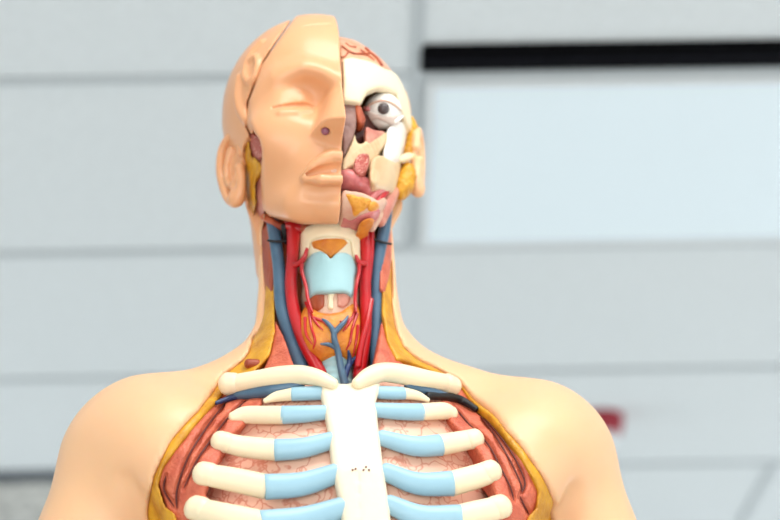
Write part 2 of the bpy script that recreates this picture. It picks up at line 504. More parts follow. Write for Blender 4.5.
tube('gap_shade', S(vs, [(428, 396), (445, 396.5), (460, 399.5), (476, 409)]), [pxm(v) for v in (4, 4.2, 4.2, 3)], M['black'], ROOT)  # black tube painting the shaded gap between clavicle and muscle

# ================================================================== neck
def nk(pts, y): return [A(p[0], p[1], p[2] if len(p) > 2 else y) for p in pts]
part('deep_neck_muscle', lambda P: smax(smax(body(P)+.006, .004-P[1], .004), P[2]-.2, .003), (-.1, -.0, .0), (.1, .05, .205), .003, M['dmuscle'], ROOT)
nkm = lambda P: body(P)+.0022
def strip(name, out, mat, thick=.012, inset=.0015, h=.0016, rnd=.003):
    sf = lambda P: body(P)+inset
    pts = S(sf, out)
    lo, hi = box_of(pts, .01); lo[1] -= .012; hi[1] = max(hi[1], .012)+.012
    return part(name, lambda P: smax(smax(sf(P), poly(P, pts), rnd), -(sf(P)+thick), rnd), lo, hi, h, mat, ROOT)
strip('neck_muscle', [(256, 215), (272, 215), (274, 245), (275, 275), (273, 296), (266, 285), (258, 262)], M['dmuscle'])
strip('neck_muscle', [(381, 215), (395, 215), (393, 245), (391, 272), (386, 292), (380, 290), (380, 255)], M['muscle'])
strip('scalene_muscle', [(276, 318), (284, 335), (296, 368), (262, 372), (271, 352)], M['muscle'], .02, .005)
strip('scalene_muscle', [(382, 318), (389, 342), (400, 360), (412, 370), (372, 372), (378, 345)], M['muscle'], .02, .005)
o = onto(lambda P: body(P)+.001, 253, 363)
tube('cut_muscle_end', [o+np.array([-.004, .002, 0]), o+np.array([.004, .002, 0])], pxm(5), M['dmuscle'], ROOT)
# vessels
j1 = tube('jugular_vein', nk([(273, 224, -.004), (276, 245), (279, 269), (281.5, 304), (288.5, 331.5), (295, 352), (304, 378)], -.012), [pxm(v) for v in (7, 6.6, 6.6, 7, 7.6, 8, 8.5)], M['blue'], ROOT)
j2 = tube('jugular_vein', nk([(387, 205), (384, 231), (380, 249), (377, 269), (376, 304), (376, 338), (377.5, 374)], -.014), [pxm(v) for v in (6.5, 6.5, 6.5, 6.3, 6.6, 7, 7.5)], M['blue'], ROOT)
tube('ligature', nk([(268, 240.5), (276, 241.5), (287, 241)], -.020), pxm(1.3), M['black'], j1)
tube('ligature', nk([(373, 239), (382, 242), (391, 244)], -.021), pxm(1.3), M['black'], j2)
tube('dark_neck_tube', nk([(284, 226, -.022), (285, 236, -.016), (286, 243, -.010)], -.02), [pxm(3.5), pxm(3), pxm(2)], M['black'], ROOT)  # black tube filling a dark region below the jaw
c1 = tube('carotid_artery', nk([(291, 214), (293.5, 231), (292.6, 255), (291, 286.5), (294.7, 314), (304, 342), (321, 374)], -.02), [pxm(v) for v in (9, 7.6, 6.4, 6.4, 6.4, 6.6, 6.8)], M['red'], ROOT)
tube('artery_branch', nk([(287, 226), (299, 229), (310, 228)], -.022), [pxm(4), pxm(6), pxm(4)], M['red'], c1)
tube('artery_branch', nk([(294, 266, -.024), (301, 262, -.03), (305, 256, -.034), (307, 249, -.036)], -.03), [pxm(3.2), pxm(3), pxm(2.5), pxm(1.8)], M['red'], c1)
tube('artery_branch', nk([(302, 262, -.03), (302, 272, -.03), (306, 286, -.032), (308, 299, -.034), (312, 312, -.036)], -.03), [pxm(v) for v in (2.2, 2, 1.8, 1.8, 1.4)], M['red'], c1)
c2 = tube('carotid_artery', nk([(362, 218), (363.5, 235), (366, 255), (365.3, 286), (366, 314), (364.5, 338), (359, 376)], -.022), [pxm(v) for v in (7, 6.4, 6, 6, 6.2, 6.4, 6.6)], M['red'], ROOT)
tube('artery_branch', nk([(371, 222), (371.5, 236), (371, 255), (369, 280)], -.02), [pxm(v) for v in (3.5, 3.2, 3, 2.4)], M['red'], c2)
tube('artery_branch', nk([(365, 264, -.028), (359, 262, -.033), (356, 256, -.035)], -.03), [pxm(3), pxm(2.6), pxm(1.8)], M['red'], c2)
tube('artery_branch', nk([(359, 262, -.032), (359, 272, -.032), (356, 288, -.034), (355, 300, -.034), (356, 312, -.036)], -.03), [pxm(v) for v in (2.2, 2, 1.8, 1.8, 1.5)], M['red'], c2)
tube('artery_branch', nk([(371, 300, -.024), (367, 322, -.027), (361, 345, -.028), (358, 366, -.028)], -.02), [pxm(v) for v in (3, 3.3, 3.6, 3.6)], M['red'], c2)

# voice box
LX = lambda P: smin(cone(P, A(330, 238, -.010), A(330, 300, -.010), .0275, .024), cone(P, A(330, 300, -.010), A(337, 372, -.008), .024, .020), .01)
def lplate(name, out, mat, lift, thick, par, h=.0013, rnd=.002, cuts=()):
    sf = lambda P: LX(P)-lift
    pts = S(sf, out)
    lo, hi = box_of(pts, .008); lo[1] -= .01; hi[1] += .02
    cc = [(S(sf, c), r) for c, r in cuts]
    def f(P):
        d = smax(smax(sf(P), poly(P, pts), rnd), -(sf(P)+thick), rnd)
        for q, r in cc: d = smax(d, -chain(P, q, r), .001)
        return d
    return part(name, f, lo, hi, h, mat, par)
part('larynx', lambda P: smax(LX(P)+.001, np.maximum(P[2]-.153, .05-P[2]), .002), (-.06, -.055, .04), (.04, .03, .16), .002, M['palepink'], ROOT)
hy = lplate('hyoid_bone', [(300, 231), (306, 226), (355, 226), (360, 231), (361, 262), (354, 258), (351, 240), (340, 236.5), (322, 236.5), (311, 240), (308, 258), (299, 264)], M['bone'], .0035, .010, ROOT)
lplate('hyoid_membrane', [(303, 236), (356, 236), (356, 262), (303, 264)], M['sternum'], .0008, .008, ROOT)
lplate('fat_pad', [(311, 241), (320, 238.5), (345, 238.5), (348.5, 242.5), (341, 250), (331, 257.5), (322, 251), (313, 247.5)], M['orange'], .002, .006, ROOT, cuts=[([(330.5, 239), (330.8, 256)], .0005)])
thy_o = [(308, 257), (312.5, 252), (321, 250), (327, 253), (331, 258), (335, 253.5), (339, 251.5), (346, 251.5), (352.5, 255), (358, 268), (355, 277), (354, 293), (351.5, 296), (347, 292), (339, 291.5), (330, 292.5), (315, 293), (309, 298), (307, 282), (302.5, 268)]
def thyc():
    ra, rb = A(331, 255, -.046), A(331, 295, -.038)
    base = lambda P: smin(LX(P)-.003, cone(P, A(331, 262, -.030), A(331, 292, -.028), .0115, .009), .016)
    pts = S(base, thy_o)
    lo, hi = box_of(pts, .008); lo[1] -= .012; hi[1] += .01
    return part('thyroid_cartilage', lambda P: smax(smax(base(P), poly(P, pts), .003), -(base(P)+.006), .002), lo, hi, .0012, M['thyc'], ROOT)
thyc()
lplate('cricoid_cartilage', [(328, 288), (336, 288), (333.5, 298), (334, 309), (328, 309), (328, 300)], M['bone'], .0018, .006, ROOT)
lplate('cricothyroid_muscle', [(306, 302), (309, 294), (318, 291.5), (325, 292), (325, 306), (318, 311), (309, 309)], M['dmuscle'], .0006, .006, ROOT)
lplate('cricothyroid_muscle', [(337, 292), (347, 291.5), (352, 295), (349, 304), (343, 308), (337.5, 306)], M['pink'], .0006, .006, ROOT)
# thyroid gland and its vessels
gl_o = [(304, 300), (300, 315), (301.5, 333), (309, 349), (320, 361), (338, 365), (354, 362), (360, 345), (361, 325), (360, 306), (354, 299), (347, 305), (341, 310), (330, 312), (320, 311), (311, 306)]
def gland(P):
    d = smin(ell(P, A(316, 335, -.016), (.020, .018, .031)), ell(P, A(348, 334, -.017), (.017, .018, .031)), .008)
    d = smin(d, ell(P, A(332, 335, -.019), (.018, .018, .024)), .010)
    return d
GP = S(gland, gl_o)
lo, hi = box_of(GP, .012); lo[1] = -.05; hi[1] = .02
gl = part('thyroid_gland', lambda P: smax(gland(P), poly(P, GP), .005), lo, hi, .0015, M['orange'], ROOT)
TRA = lambda P: cone(P, A(334, 340, -.014), A(337, 420, -.008), .0150, .0150)
gs = lambda P: np.minimum(smax(gland(P), poly(P, GP), .005), TRA(P))
def vess(name, px, r, mat, par, lift=.001):
    return tube(name, S(gs, px, lift), [pxm(v) for v in r] if not np.isscalar(r) else pxm(r), mat, par)
vy = vess('thyroid_vein', [(345, 384), (343, 376), (341, 368), (338, 352), (334.5, 340), (334, 332)], [4.4, 4.2, 3.8, 3.4, 3.2, 3], M['blue'], gl, .002)
vess('vein_branch', [(334, 333), (331, 327), (326.5, 322), (322.5, 319)], [3, 2.5, 2, 1], M['blue'], vy, .002)
vess('vein_branch', [(334, 333), (341, 325.5), (345, 321), (348, 316)], [3, 2.6, 2, 1], M['blue'], vy, .002)
vess('vein_branch', [(336, 348), (329, 344.5), (321, 344)], [2.6, 2.2, 1], M['blue'], vy, .0015)
vess('vein_branch', [(345, 377), (348, 367), (352, 361), (356, 357)], [3.2, 3, 2.4, 1.2], M['navy'], vy, .002)
vess('vein_branch', [(349, 366), (349.5, 358), (348.5, 351)], [2.8, 2.2, 1.2], M['navy'], vy, .002)
for p in ([(306, 303), (311, 314), (317, 324), (323, 330)], [(309, 309), (311, 326), (315, 340), (313, 349)], [(314, 318), (322, 321), (327, 326)], [(356, 305), (353, 316), (347, 326), (343, 331)],
          [(357, 314), (352, 330), (350, 342), (346, 350)], [(352, 318), (345, 322), (340, 321)], [(358, 326), (356, 342), (353, 356)], [(305, 318), (306, 334), (312, 344)]):
    vess('artery_branch', p, [1.9]+[1.4]*(len(p)-2)+[.6], M['red'], gl, .0006)
tr = part('trachea', lambda P: np.maximum(cone(P, A(334, 340, -.014), A(337, 420, -.008), .0150, .0150)+.0009*np.sin(P[2]*900), P[2]-.05), (-.04, -.04, -.05), (.04, .04, .055), .0016, M['thyc'], ROOT)

# ================================================================== head
HX = -.0175
def head0(P):
    d = ell(P, (HX-.002, .014, .294), (.0880, .099, .0935))
    d = smin(d, ell(P, (HX+.003, -.012, .222), (.067, .066, .076)), .03)
    d = smin(d, ell(P, (HX+.007, -.050, .170), (.034, .030, .024)), .025)      # chin
    Q = (np.abs(P[0]-HX-.003), P[1], P[2])
    d = smin(d, cone(Q, (.056, .004, .200), (.028, -.050, .162), .013, .013), .02)  # jaw line
    d = smin(d, cone(P, (HX+.006, .03, .10), (HX, .03, .24), .056, .066), .02)
    return d
CUT = -.0075
def facefull(P):
    d = head0(P)
    br = [A(262, 100, -.048), A(280, 82, -.066), A(305, 76, -.080), A(338, 84, -.082)]
    d = smin(d, chain(P, br, [.008, .009, .010, .010]), .018)
    d = smax(d, -sph(P, A(306, 95, -.086), .021), .016)
    d = smin(d, ell(P, A(292, 105, -.055), (.021, .0185, .0165)), .007)         # closed lid
    d = smin(d, ell(P, A(280, 140, -.052), (.030, .022, .024)), .03)           # cheek
    # nose
    B, T, K, L, U = A(338, 72, -.083), A(344, 117, -.114), A(324, 118.5, -.104), A(309, 137, -.079), A(343, 147, -.083)
    ns = smax(plane(P, B, K, L, (-1, -.5, 0)), plane(P, B, T, K, (0, -1, .3)), .006)
    ns = smax(ns, plane(P, T, L, U, (0, -.3, -1)), .0022)
    ns = smax(smax(ns, P[1]+.05, .003), P[2]-B[2]-.012, .02)
    d = smin(d, ns, .0035)
    # mouth
    d = smin(d, ell(P, A(342, 176, -.062), (.034, .021, .026)), .02)
    return d
FB = facefull
_ulip = S(FB, [(303, 177), (313, 167.5), (325, 160), (334, 156.5), (345, 158.5)], .002)
_llip = S(FB, [(307, 179.5), (322, 181.5), (345, 182.0)], .0015)
_mou = S(FB, [(302.5, 177.5), (311, 174), (320, 171.5), (331, 169.5), (346, 169)], .002)
_grv = S(FB, [(310, 192), (325, 194), (345, 194)], .002)
_slit = [(273, 108), (282, 106.4), (295, 105.0), (306, 105.0), (313, 106.5)]
_nos = onto(FB, 325.5, 131.5)
_chin = onto(FB, 338, 207, lift=-.012)
def face(P):
    d = FB(P)
    d = smin(d, chain(P, smooth_pts(_ulip, 4), np.interp(np.arange(17), [0, 4, 8, 16], [.0020, .0044, .0060, .0060])), .006)
    d = smin(d, chain(P, _llip, [.003, .0062, .0070], .004), .005)
    d = smax(d, -chain(P, _grv, [.003, .006, .006]), .010)
    d = smin(d, sph(P, _chin, .015), .012)
    d = smax(d, -chain(P, _mou, [.0015, .0032, .0046, .0056, .0060]), .0012)
    d = smax(d, -sph(P, _nos, .0038), .002)
    return d
_sl = S(face, _slit, -.0006)
_fl = S(face, [(305, 26), (312, 24.5), (322, 24), (331, 24)])
_sl2 = S(face, [(280, 113), (296, 112.5), (310, 111)])
mask_o = [(346, -5), (346, 224), (330, 224), (305, 224), (285, 219.5), (271, 215.5), (264.5, 209), (263, 200), (262.5, 150), (260, 139), (254.5, 131), (249.5, 122), (248.5, 112), (250, 100), (263, 63), (283, 34), (300, 10), (310, -8)]
MO = []
for p in mask_o:
    MO.append(onto(face, *p))
def sh(p): return (p[0], p[1], p[2]-.48*(p[1]+.06))
def maskvol(P):
    d = face(P)
    d = smax(d, -chain(P, _sl, [.0012, .0017, .0020, .0019, .0013]), .0008)
    d = smax(d, -chain(P, _fl, .0011), .0008)
    d = smin(d, chain(P, _sl2, [.0010, .0022, .0010]), .005)
    return d
def mask(P):
    d = smax(maskvol(P), -(face(P)+.0075), .002)
    d = smax(d, poly(sh(P), [sh(p) for p in MO]), .0025)
    d = smax(d, P[0]-CUT, .0008)
    return smax(d, P[1]-.03, .002)
mk = part('face_mask', mask, (-.105, -.135, .10), (.0, .035, .385), .00105, M['mask'], ROOT)
tube('nostril', [_nos+np.array([0, .003, .003]), _nos+np.array([0, .0012, .001])], .0036, M['purple'], mk)
ti = S(FB, [(307, 176.5), (314, 173.5), (324, 171.5), (334, 170.5)], -.0052)
tube('teeth', ti, [.0012, .003, .0042, .0042], M['lip_in'], mk, .6)

# left half of the head behind the mask, with its ear
head_o = S(head0, [(345, -10), (345, 40), (345, 205), (266, 208), (264, 200), (263.5, 150), (258, 131), (247, 128), (249, 100), (262.5, 64), (282, 36), (300, 10)])
def headskin(P):
    d = head0(P)+.0022
    d = smax(d, P[0]-CUT+.002, .002)
    hol = smax(poly(sh(P), [sh(p) for p in MO])-.001, P[1]-.028, .002)
    d = smax(d, -hol, .002)
    # ear window in the cheek
    d = smax(d, -smax(poly(P, EW), P[1]-.015, .002), .002)
    d = smax(d, -smax(smax(P[1]-.014, -.066-P[0], .003), sh(P)[2]-.205, .003), .003)
    return smax(d, -P[2]+.135, .004)
ew_px = [(246, 138), (251, 131), (257, 131), (262, 138), (264, 160), (264, 225), (272, 240), (258, 240), (255, 215), (249, 190), (245, 165)]
EW = S(head0, ew_px)
def scroll(P, d):
    a = S(lambda q: head0(q)+.0022, [(262, 42), (254, 50), (247, 62), (245, 75), (249, 82), (254, 78), (258, 66), (256, 57), (251, 60)])
    d = smin(d, chain(P, smooth_pts(a, 3), .0034), .002)
    b = S(lambda q: head0(q)+.0022, [(240, 78), (238, 95), (240, 108), (246, 119)])
    return smin(d, chain(P, smooth_pts(b, 3), [.0045]*len(smooth_pts(b, 3))), .004)
hs = part('head_skin', lambda P: scroll(P, headskin(P)), (-.105, -.11, .13), (.0, .125, .385), .0017, M['mask'], ROOT)
hs['label'] = 'skin half of the head behind the mask'

# ear, built once in its own plane
def ear(side, c, ang, tilt, mat, name='ear'):
    """helix rim, inner fold, bowl and lobe; c is its centre"""
    co, si = math.cos(ang), math.sin(ang)
    sz = 1.08 if side < 0 else 1.0
    ex = np.array([co, si, 0.0])*1.0          # backwards across the ear
    ez = np.array([0, 0, 1.0])
    def at(u, v, w=0): 
        n = np.cross(ex, ez)
        return c+ex*u*sz+ez*v*sz+n*w*side
    rim = smooth_pts([at(-.010, .010), at(-.008, .026, .001), at(.004, .034, .002), at(.017, .026, .003), at(.020, .008, .003), at(.015, -.012, .002), at(.006, -.028, .001), at(-.004, -.033, 0), at(-.010, -.024, 0), at(-.010, -.010, 0)], 4)
    inner = smooth_pts([at(.004, .020, .0015), at(.010, .006, .002), at(.007, -.010, .002), at(-.001, -.017, .0015), at(-.006, -.012, .002)], 4)
    disc = [at(.002, .014, -.003), at(.006, 0, -.003), at(.001, -.018, -.003)]
    def f(P):
        d = chain(P, rim, .0042)
        d = smin(d, chain(P, inner, .0036), .003)
        nn = np.cross(ex, ez)
        uv = ((P[0]-c[0])*ex[0]+(P[1]-c[1])*ex[1], 0*P[1], P[2]-c[2])
        off = np.abs((P[0]-disc[1][0])*nn[0]+(P[1]-disc[1][1])*nn[1])-.0028
        rim2 = [((q-c)@ex, 0, q[2]-c[2]) for q in rim[::2]]
        bowl = smax(poly((uv[0]+0*P[2], 0, uv[2]+0*uv[0]), rim2), off, .002)
        d = smin(d, bowl, .0015)
        d = smax(d, -ell(P, at(-.001, -.004, .003), (.0065, .0065, .0085)), .003)
        d = smin(d, sph(P, at(-.010, -.004, .002), .0045), .004)
        d = smin(d, ell(P, at(-.003, -.028, 0), (.007, .006, .009)), .005)
        return d
    return part(name, f, c-np.array([.035, .035, .05]), c+np.array([.035, .035, .05]), .0013, mat, ROOT)
ec = A(235, 169, .004)
ear(-1, ec, math.radians(116), 0, M['mask'])
# what shows in the window in front of the left ear
hw = lambda P: head0(P)+.007
def hplate(name, out, mat, surf, thick, h=.0013, rnd=.002, par=None, ymax=.03, bumps=0.):
    pts = S(surf, out if rnd < .0021 and len(out) < 5 else smooth_pts([np.array(p, float) for p in out], 3, True))
    lo, hi = box_of(pts, .008); lo[1] -= .012; hi[1] += .012+thick
    return part(name, lambda P: smax(smax(surf(P)+(bumps*np.sin(P[0]*900)*np.sin(P[2]*800+P[1]*500) if bumps else 0), poly(P, pts), rnd), -(surf(P)+thick), rnd), lo, hi, h, mat, par or ROOT)
hplate('cheek_muscle', [(246, 138), (252, 129), (260, 130), (266, 140), (266, 220), (260, 240), (254, 238), (250, 200), (246, 165)], M['pink'], lambda P: head0(P)+.0085, .02)
hplate('parotid_gland', [(246, 150), (249, 136), (252, 152), (258, 158), (262, 164), (261, 172), (257, 176), (256, 190), (258, 206), (255, 208), (251, 190), (247, 172)], M['yellow'], lambda P: head0(P)+.0045, .012, bumps=.0008)
hplate('jaw_muscle', [(250, 134), (256, 132), (262, 138), (263, 156), (254, 156)], M['coral'], lambda P: head0(P)+.006, .012)

def headR(P): return head0((P[0]-.006, P[1], P[2]))
# ---------------- right half: skull, brain, eye, jaw
BR = lambda P: ell(P, (HX+.008, .010, .286), (.076, .084, .0795))
br = part('brain', lambda P: smax(smax(BR(P)+.0006*np.sin(P[0]*210+2*np.sin(P[1]*120))*np.sin(P[1]*190+P[2]*60), -P[0]+CUT+.001, .001), .290-P[2], .002), (-.02, -.09, .24), (.08, .11, .38), .0022, M['brain'], ROOT)
for p, r in (([(342, 46), (349, 51), (356, 53.5), (366, 54), (374, 60)], 1.3), ([(349, 51), (345, 56), (342, 57)], 1.1), ([(366, 48), (371, 53), (377, 58), (382, 65)], 2.0), ([(361, 50), (366, 53), (371, 53)], 1.2), ([(346, 43), (350, 46), (356, 47)], 1.0)):
    tube('brain_vessel', S(BR, p, .0008), pxm(r*.75), M['dmuscle'], br)
SKE = lambda P: smin(ell(P, (HX+.006, .012, .280), (.0835, .095, .0855)), ell(P, (HX+.006, -.012, .234), (.068, .062, .066)), .02)
sk_o = [(343, 58), (352, 57), (363, 59), (373, 62), (385, 68), (400, 74), (414, 84), (420, 100), (420, 122), (408, 124), (402, 112), (400, 104), (397, 93), (387, 88), (377, 87.5), (367, 92), (361, 103), (353, 102), (343, 101)]
SKP = S(SKE, sk_o)
SKZ = A(385, 68, -.06)[2]
part('skull', lambda P: smax(smax(smax(SKE(P), -(SKE(P)+.009), .002), -P[0]+CUT+.001, .001), np.where(P[1] < .0, poly(P, SKP), np.maximum(P[2]-SKP[3][2]-.004, SKP[13][2]-.02-P[2])), .002), (-.012, -.1, .2), (.085, .115, .37), .0016, M['bone'], ROOT)
# orbit and eye
EC = A(383, 111, -.044)
part('eye_socket', lambda P: smax(smax(smax(SKE(P)+.005, sph(P, EC+np.array([0, .0, .002]), .0325), .002), -sph(P, EC+np.array([-.001, -.015, .000]), .0265), .001), EC[2]-.011-P[2], .002), EC-.037, EC+.037, .0014, M['brown'], ROOT)
eb = part('eyeball', lambda P: sph(P, EC, .0170), EC-.022, EC+.022, .0011, M['white'], ROOT)
def gaze(px, py):
    return onto(lambda P: sph(P, EC, .0170), px, py)
ic = gaze(383.5, 108.5); nrm = (ic-EC)/np.linalg.norm(ic-EC)
tube('iris', [ic-nrm*.0016, ic+nrm*.0002], .0054, M['iris'], eb, 1.0, (0, 0, 1), 2, 20)
tube('pupil', [ic-nrm*.0004, ic+nrm*.0012], .0030, M['pupil'], eb, 1.0, (0, 0, 1), 2, 16)
smo = lambda o: smooth_pts([np.array(p, float) for p in o], 4, True)
LID = lambda P: sph(P, EC, .0185)
lid_open = S(LID, smooth_pts([np.array(p, float) for p in [(367.5, 108.5), (374, 103.5), (384, 101), (393, 104), (401, 112.5), (394, 114.5), (384, 115), (374, 112)]], 3, True))
LL = S(LID, smo([(364, 107), (372, 111), (384, 115), (394, 114.5), (404, 113), (404, 125), (396, 130), (384, 132), (372, 128), (365, 118)]))
UL = S(LID, smo([(362, 109), (368, 103.5), (376, 100), (386, 99), (396, 103), (404, 113), (396, 106.5), (386, 101.5), (376, 102.5), (369, 106)]))
part('lower_eyelid', lambda P: smax(smax(LID(P), -sph(P, EC, .0165), .001), smax(poly(P, LL), P[1]-EC[1]-.004, .002), .0015), EC-.023, EC+.023, .0009, M['lid'], ROOT)
part('upper_eyelid', lambda P: smax(smax(LID(P), -sph(P, EC, .0165), .001), smax(poly(P, UL), P[1]-EC[1]-.004, .002), .0015), EC-.023, EC+.023, .0009, M['palepink'], ROOT)
tube('tear_duct', S(LID, [(365, 108.5), (368, 109)], .0), pxm(2.6), M['tongue'], ROOT)
tube('lid_tendon', S(LID, [(395, 122), (399, 119), (403, 116)], .0005), [pxm(2.2), pxm(2), pxm(1.2)], M['white'], ROOT)

# mid-face, about 8 mm under the skin
MF = lambda P: headR(P)+.011
part('facial_core', lambda P: smax(smax(headR(P)+.019, -P[0]+CUT+.0015, .001), smax(np.maximum(P[2]-.262, .135-P[2]), P[1]-.03, .002), .002), (-.012, -.1, .13), (.07, .035, .27), .002, M['dark'], ROOT)
hplate('nasal_septum', [(343, 99), (355, 100), (357, 112), (356, 128), (352, 140), (347, 150), (343, 152)], M['mauve'], lambda P: headR(P)+.006, .018, par=ROOT)
hplate('nasal_muscle', [(355, 100), (360, 103), (364, 112), (366, 120), (361, 124), (357, 118)], M['dmuscle'], lambda P: headR(P)+.005, .014)
hplate('upper_jaw', [(347, 152), (352, 141), (355, 133), (357, 141), (361, 143), (366, 139), (367, 128), (372, 128), (384, 132), (391, 128), (388, 140), (381, 150), (376, 158), (370, 166), (362, 168), (352, 166), (343, 170), (343, 160)], M['beige'], lambda P: headR(P)+.008, .016, bumps=.0003)
hplate('spongy_bone', [(354, 163), (357, 156), (362, 152.5), (369, 154), (369.5, 163), (366, 172), (360, 174.5), (355, 171)], M['coral'], lambda P: headR(P)+.004, .012, h=.001)
hplate('cheek_muscle', [(366, 126), (374, 129), (386, 131), (376, 140), (369, 144), (366, 140)], M['pink'], lambda P: headR(P)+.0075, .01)
hplate('gum', [(343, 160), (352, 163), (356, 172), (358, 180), (343, 176)], M['dmuscle'], lambda P: headR(P)+.012, .012)
hplate('jaw_tendon', [(388, 126), (398, 119), (408, 115), (411, 135), (410, 150), (403, 158), (394, 162), (386, 162), (384, 150), (387, 138)], M['white'], lambda P: headR(P)+.004, .014, rnd=.006)
hplate('jaw_bone', [(371, 160), (378, 153), (386, 155), (396, 159), (405, 153), (412, 150), (411, 164), (405, 176), (397, 188), (390, 189), (380, 186), (372, 183), (370, 172)], M['beige'], lambda P: headR(P)+.004, .014, rnd=.005)
hplate('jaw_socket', [(370, 170), (374, 167), (379, 171), (380, 180), (376, 184), (371, 180)], M['beige'], lambda P: headR(P)+.0028, .006, rnd=.003)
zy = tube('cheek_bone', [A(399, 160, -.020), A(404, 158.5, -.014), A(409, 157, -.006), A(412, 156, .002)], [pxm(3.5), pxm(5), pxm(5), pxm(4)], M['bone'], ROOT)
tube('bone_joint', [A(402, 158.5, -.0190), A(406, 157.5, -.0145)], pxm(1.3), M['mauve'], zy)
# mouth floor
part('tongue', lambda P: smax(smin(chain(P, [A(338, 181, -.058), A(352, 180, -.059), A(363, 185, -.051), A(369, 195, -.042)], [.0072, .0078, .0068, .005], .004), ell(P, A(345, 184, -.05), (.012, .02, .009)), .005), -P[0]+CUT+.0015, .001),
     (-.02, -.09, .13), (.05, -.01, .22), .0013, M['tongue'], ROOT)
MB = lambda P: headR(P)+.003
mb = hplate('lower_jaw_rim', [(342, 192), (350, 190), (362, 192), (372, 196), (378, 199), (384, 196), (388, 201), (383, 208), (374, 213), (362, 216), (352, 218), (342, 222)], M['palepink'], lambda P: headR(P)+.0055, .012)
hplate('marrow', [(345.5, 193.5), (351, 192.5), (358, 194.5), (367, 196), (372.5, 198.5), (369, 205.5), (362, 211), (353.5, 214), (351.5, 205)], M['marrow'], lambda P: headR(P)+.0035, .012, rnd=.004, bumps=.0008)
hplate('marrow', [(368.5, 203), (374, 199), (380.5, 204), (376, 209.5), (368.5, 209)], M['marrow'], lambda P: headR(P)+.003, .012, rnd=.004)
hplate('lip_muscle', [(343, 212), (352, 216), (364, 211), (378, 206), (382, 210), (374, 217), (362, 222), (350, 227), (343, 227)], M['tongue'], lambda P: headR(P)+.0048, .014, rnd=.004)
hplate('salivary_gland', [(359, 222), (363, 217), (370, 215), (376, 217), (375, 228), (369, 234), (361, 231)], M['orange'], lambda P: headR(P)+.0005, .016, rnd=.005)
tube('mouth_muscle', nk([(371, 199, -.046), (378, 191, -.042), (388, 188, -.030)], -.04), [pxm(4), pxm(5), pxm(4)], M['tongue'], ROOT)
tube('mouth_muscle', nk([(376, 203, -.043), (382, 196, -.038), (388, 190, -.03)], -.04), [pxm(3), pxm(4), pxm(3)], M['red'], ROOT)
tube('throat_muscle', nk([(380, 222, -.030), (385, 208, -.028), (393, 192, -.016)], -.03), [pxm(6), pxm(8), pxm(7)], M['pink'], ROOT)
tube('throat_muscle', nk([(371, 228, -.034), (376, 218, -.034), (384, 208, -.028)], -.03), [pxm(5), pxm(6), pxm(5)], M['palepink'], ROOT)
tube('mouth_floor_muscle', nk([(264, 217, -.004), (285, 228, -.016), (310, 229, -.026), (335, 229, -.030), (358, 227, -.032)], -.03), [pxm(4), pxm(4), pxm(5), pxm(5), pxm(5)], M['dmuscle'], ROOT)
# right side of the head: skin strip with ear, parotid fat
def lobes(name, pts, rad, mat, bump=.0009):
    lo, hi = box_of(pts, .018)
    return part(name, lambda P: chain(P, smooth_pts(pts, 3), np.interp(np.linspace(0, 1, 3*(len(pts)-1)+1), np.linspace(0, 1, len(rad)), rad), .004)+bump*np.sin(P[0]*800)*np.sin(P[2]*760+P[1]*500), lo, hi, .0013, mat, ROOT)
lobes('temple_fat', [A(411, 119, -.004), A(412.5, 132, -.003), A(410, 148, -.003), A(406, 155, -.005)], [.003, .0042, .0046, .003], M['yellow'])
lobes('parotid_gland', [A(408, 168, -.008), A(406.5, 177, -.010), A(403, 186, -.012), A(400, 193, -.012)], [.005, .0072, .0080, .006], M['yellow'])
part('head_skin', lambda P: smax(smax(smax(headR(P)+.001, .004-P[1], .002), -P[0]+CUT, .001), np.maximum(P[2]-.325, .13-P[2]), .002), (-.012, 0, .12), (.09, .13, .33), .0026, M['skin'], ROOT)
ear(1, A(417, 162, .002), math.radians(77), 0, M['skin'])

# ================================================================== the room
def wallmat(name, rgb, rough=.9, mottled=.05, scale=180.):
    return plastic(name, rgb, rough, mottled, scale, .05, 300, spec=.2)
def aim_ceiling(px, py, z=CEIL):
    d = ray(px, py); return CAM+d*((z-CAM[2])/d[2])
X0, X1, Y0, Y1 = -3.6, 4.2, -3.0, 6.2
m_tile = wallmat('ceiling_tile', (226, 233, 237), .95, .04, 60.)
m_bar = plastic('grid_bar_grey', (192, 200, 205), .5, .04, 40)
m_wall = wallmat('wall_paint', (226, 228, 226))
m_floor = plastic('floor_vinyl', (226, 224, 220), .4, .06, 8)
tag(bx('ceiling', (X0, Y0, CEIL), (X1, Y1, CEIL+.08), m_tile), kind='structure')
tag(bx('floor', (X0, Y0, -.1), (X1, Y1, 0), m_floor), kind='structure')
tag(bx('wall_left', (X0-.1, Y0, 0), (X0, Y1, CEIL), m_wall), kind='structure')
tag(bx('wall_right', (X1, Y0, 0), (X1+.1, Y1, CEIL), m_wall), kind='structure')
tag(bx('wall_far', (X0, Y1, 0), (X1, Y1+.1, CEIL), m_wall), kind='structure')
tag(bx('wall_near', (X0, Y0-.1, 0), (X1, Y0, CEIL), m_wall), kind='structure')

D0, TS = 2.447, .60
XB = .092
nb = 0
def bar(lo, hi):
    global nb
    nb += 1
    return tag(bx('trim_%d' % nb, lo, hi, m_bar, bevel=.001), kind='structure')
BH = .006
for k in range(-4, 7):
    y = D0+TS*k
    bar((X0, y-.0085, CEIL-BH), (X1, y+.0085, CEIL))
xb2 = aim_ceiling(758, 492)[0]
bar((XB-.0085, Y0, CEIL-BH+.001), (XB+.0085, D0+TS*1, CEIL))
bar((xb2-.0085, D0+TS*3, CEIL-BH+.001), (xb2+.0085, Y1, CEIL))
bar((XB+1.2-.0085, Y0, CEIL-BH+.001), (XB+1.2+.0085, D0+TS*3, CEIL))
bar((XB-1.2-.0085, Y0, CEIL-BH+.001), (XB-1.2+.0085, Y1, CEIL))

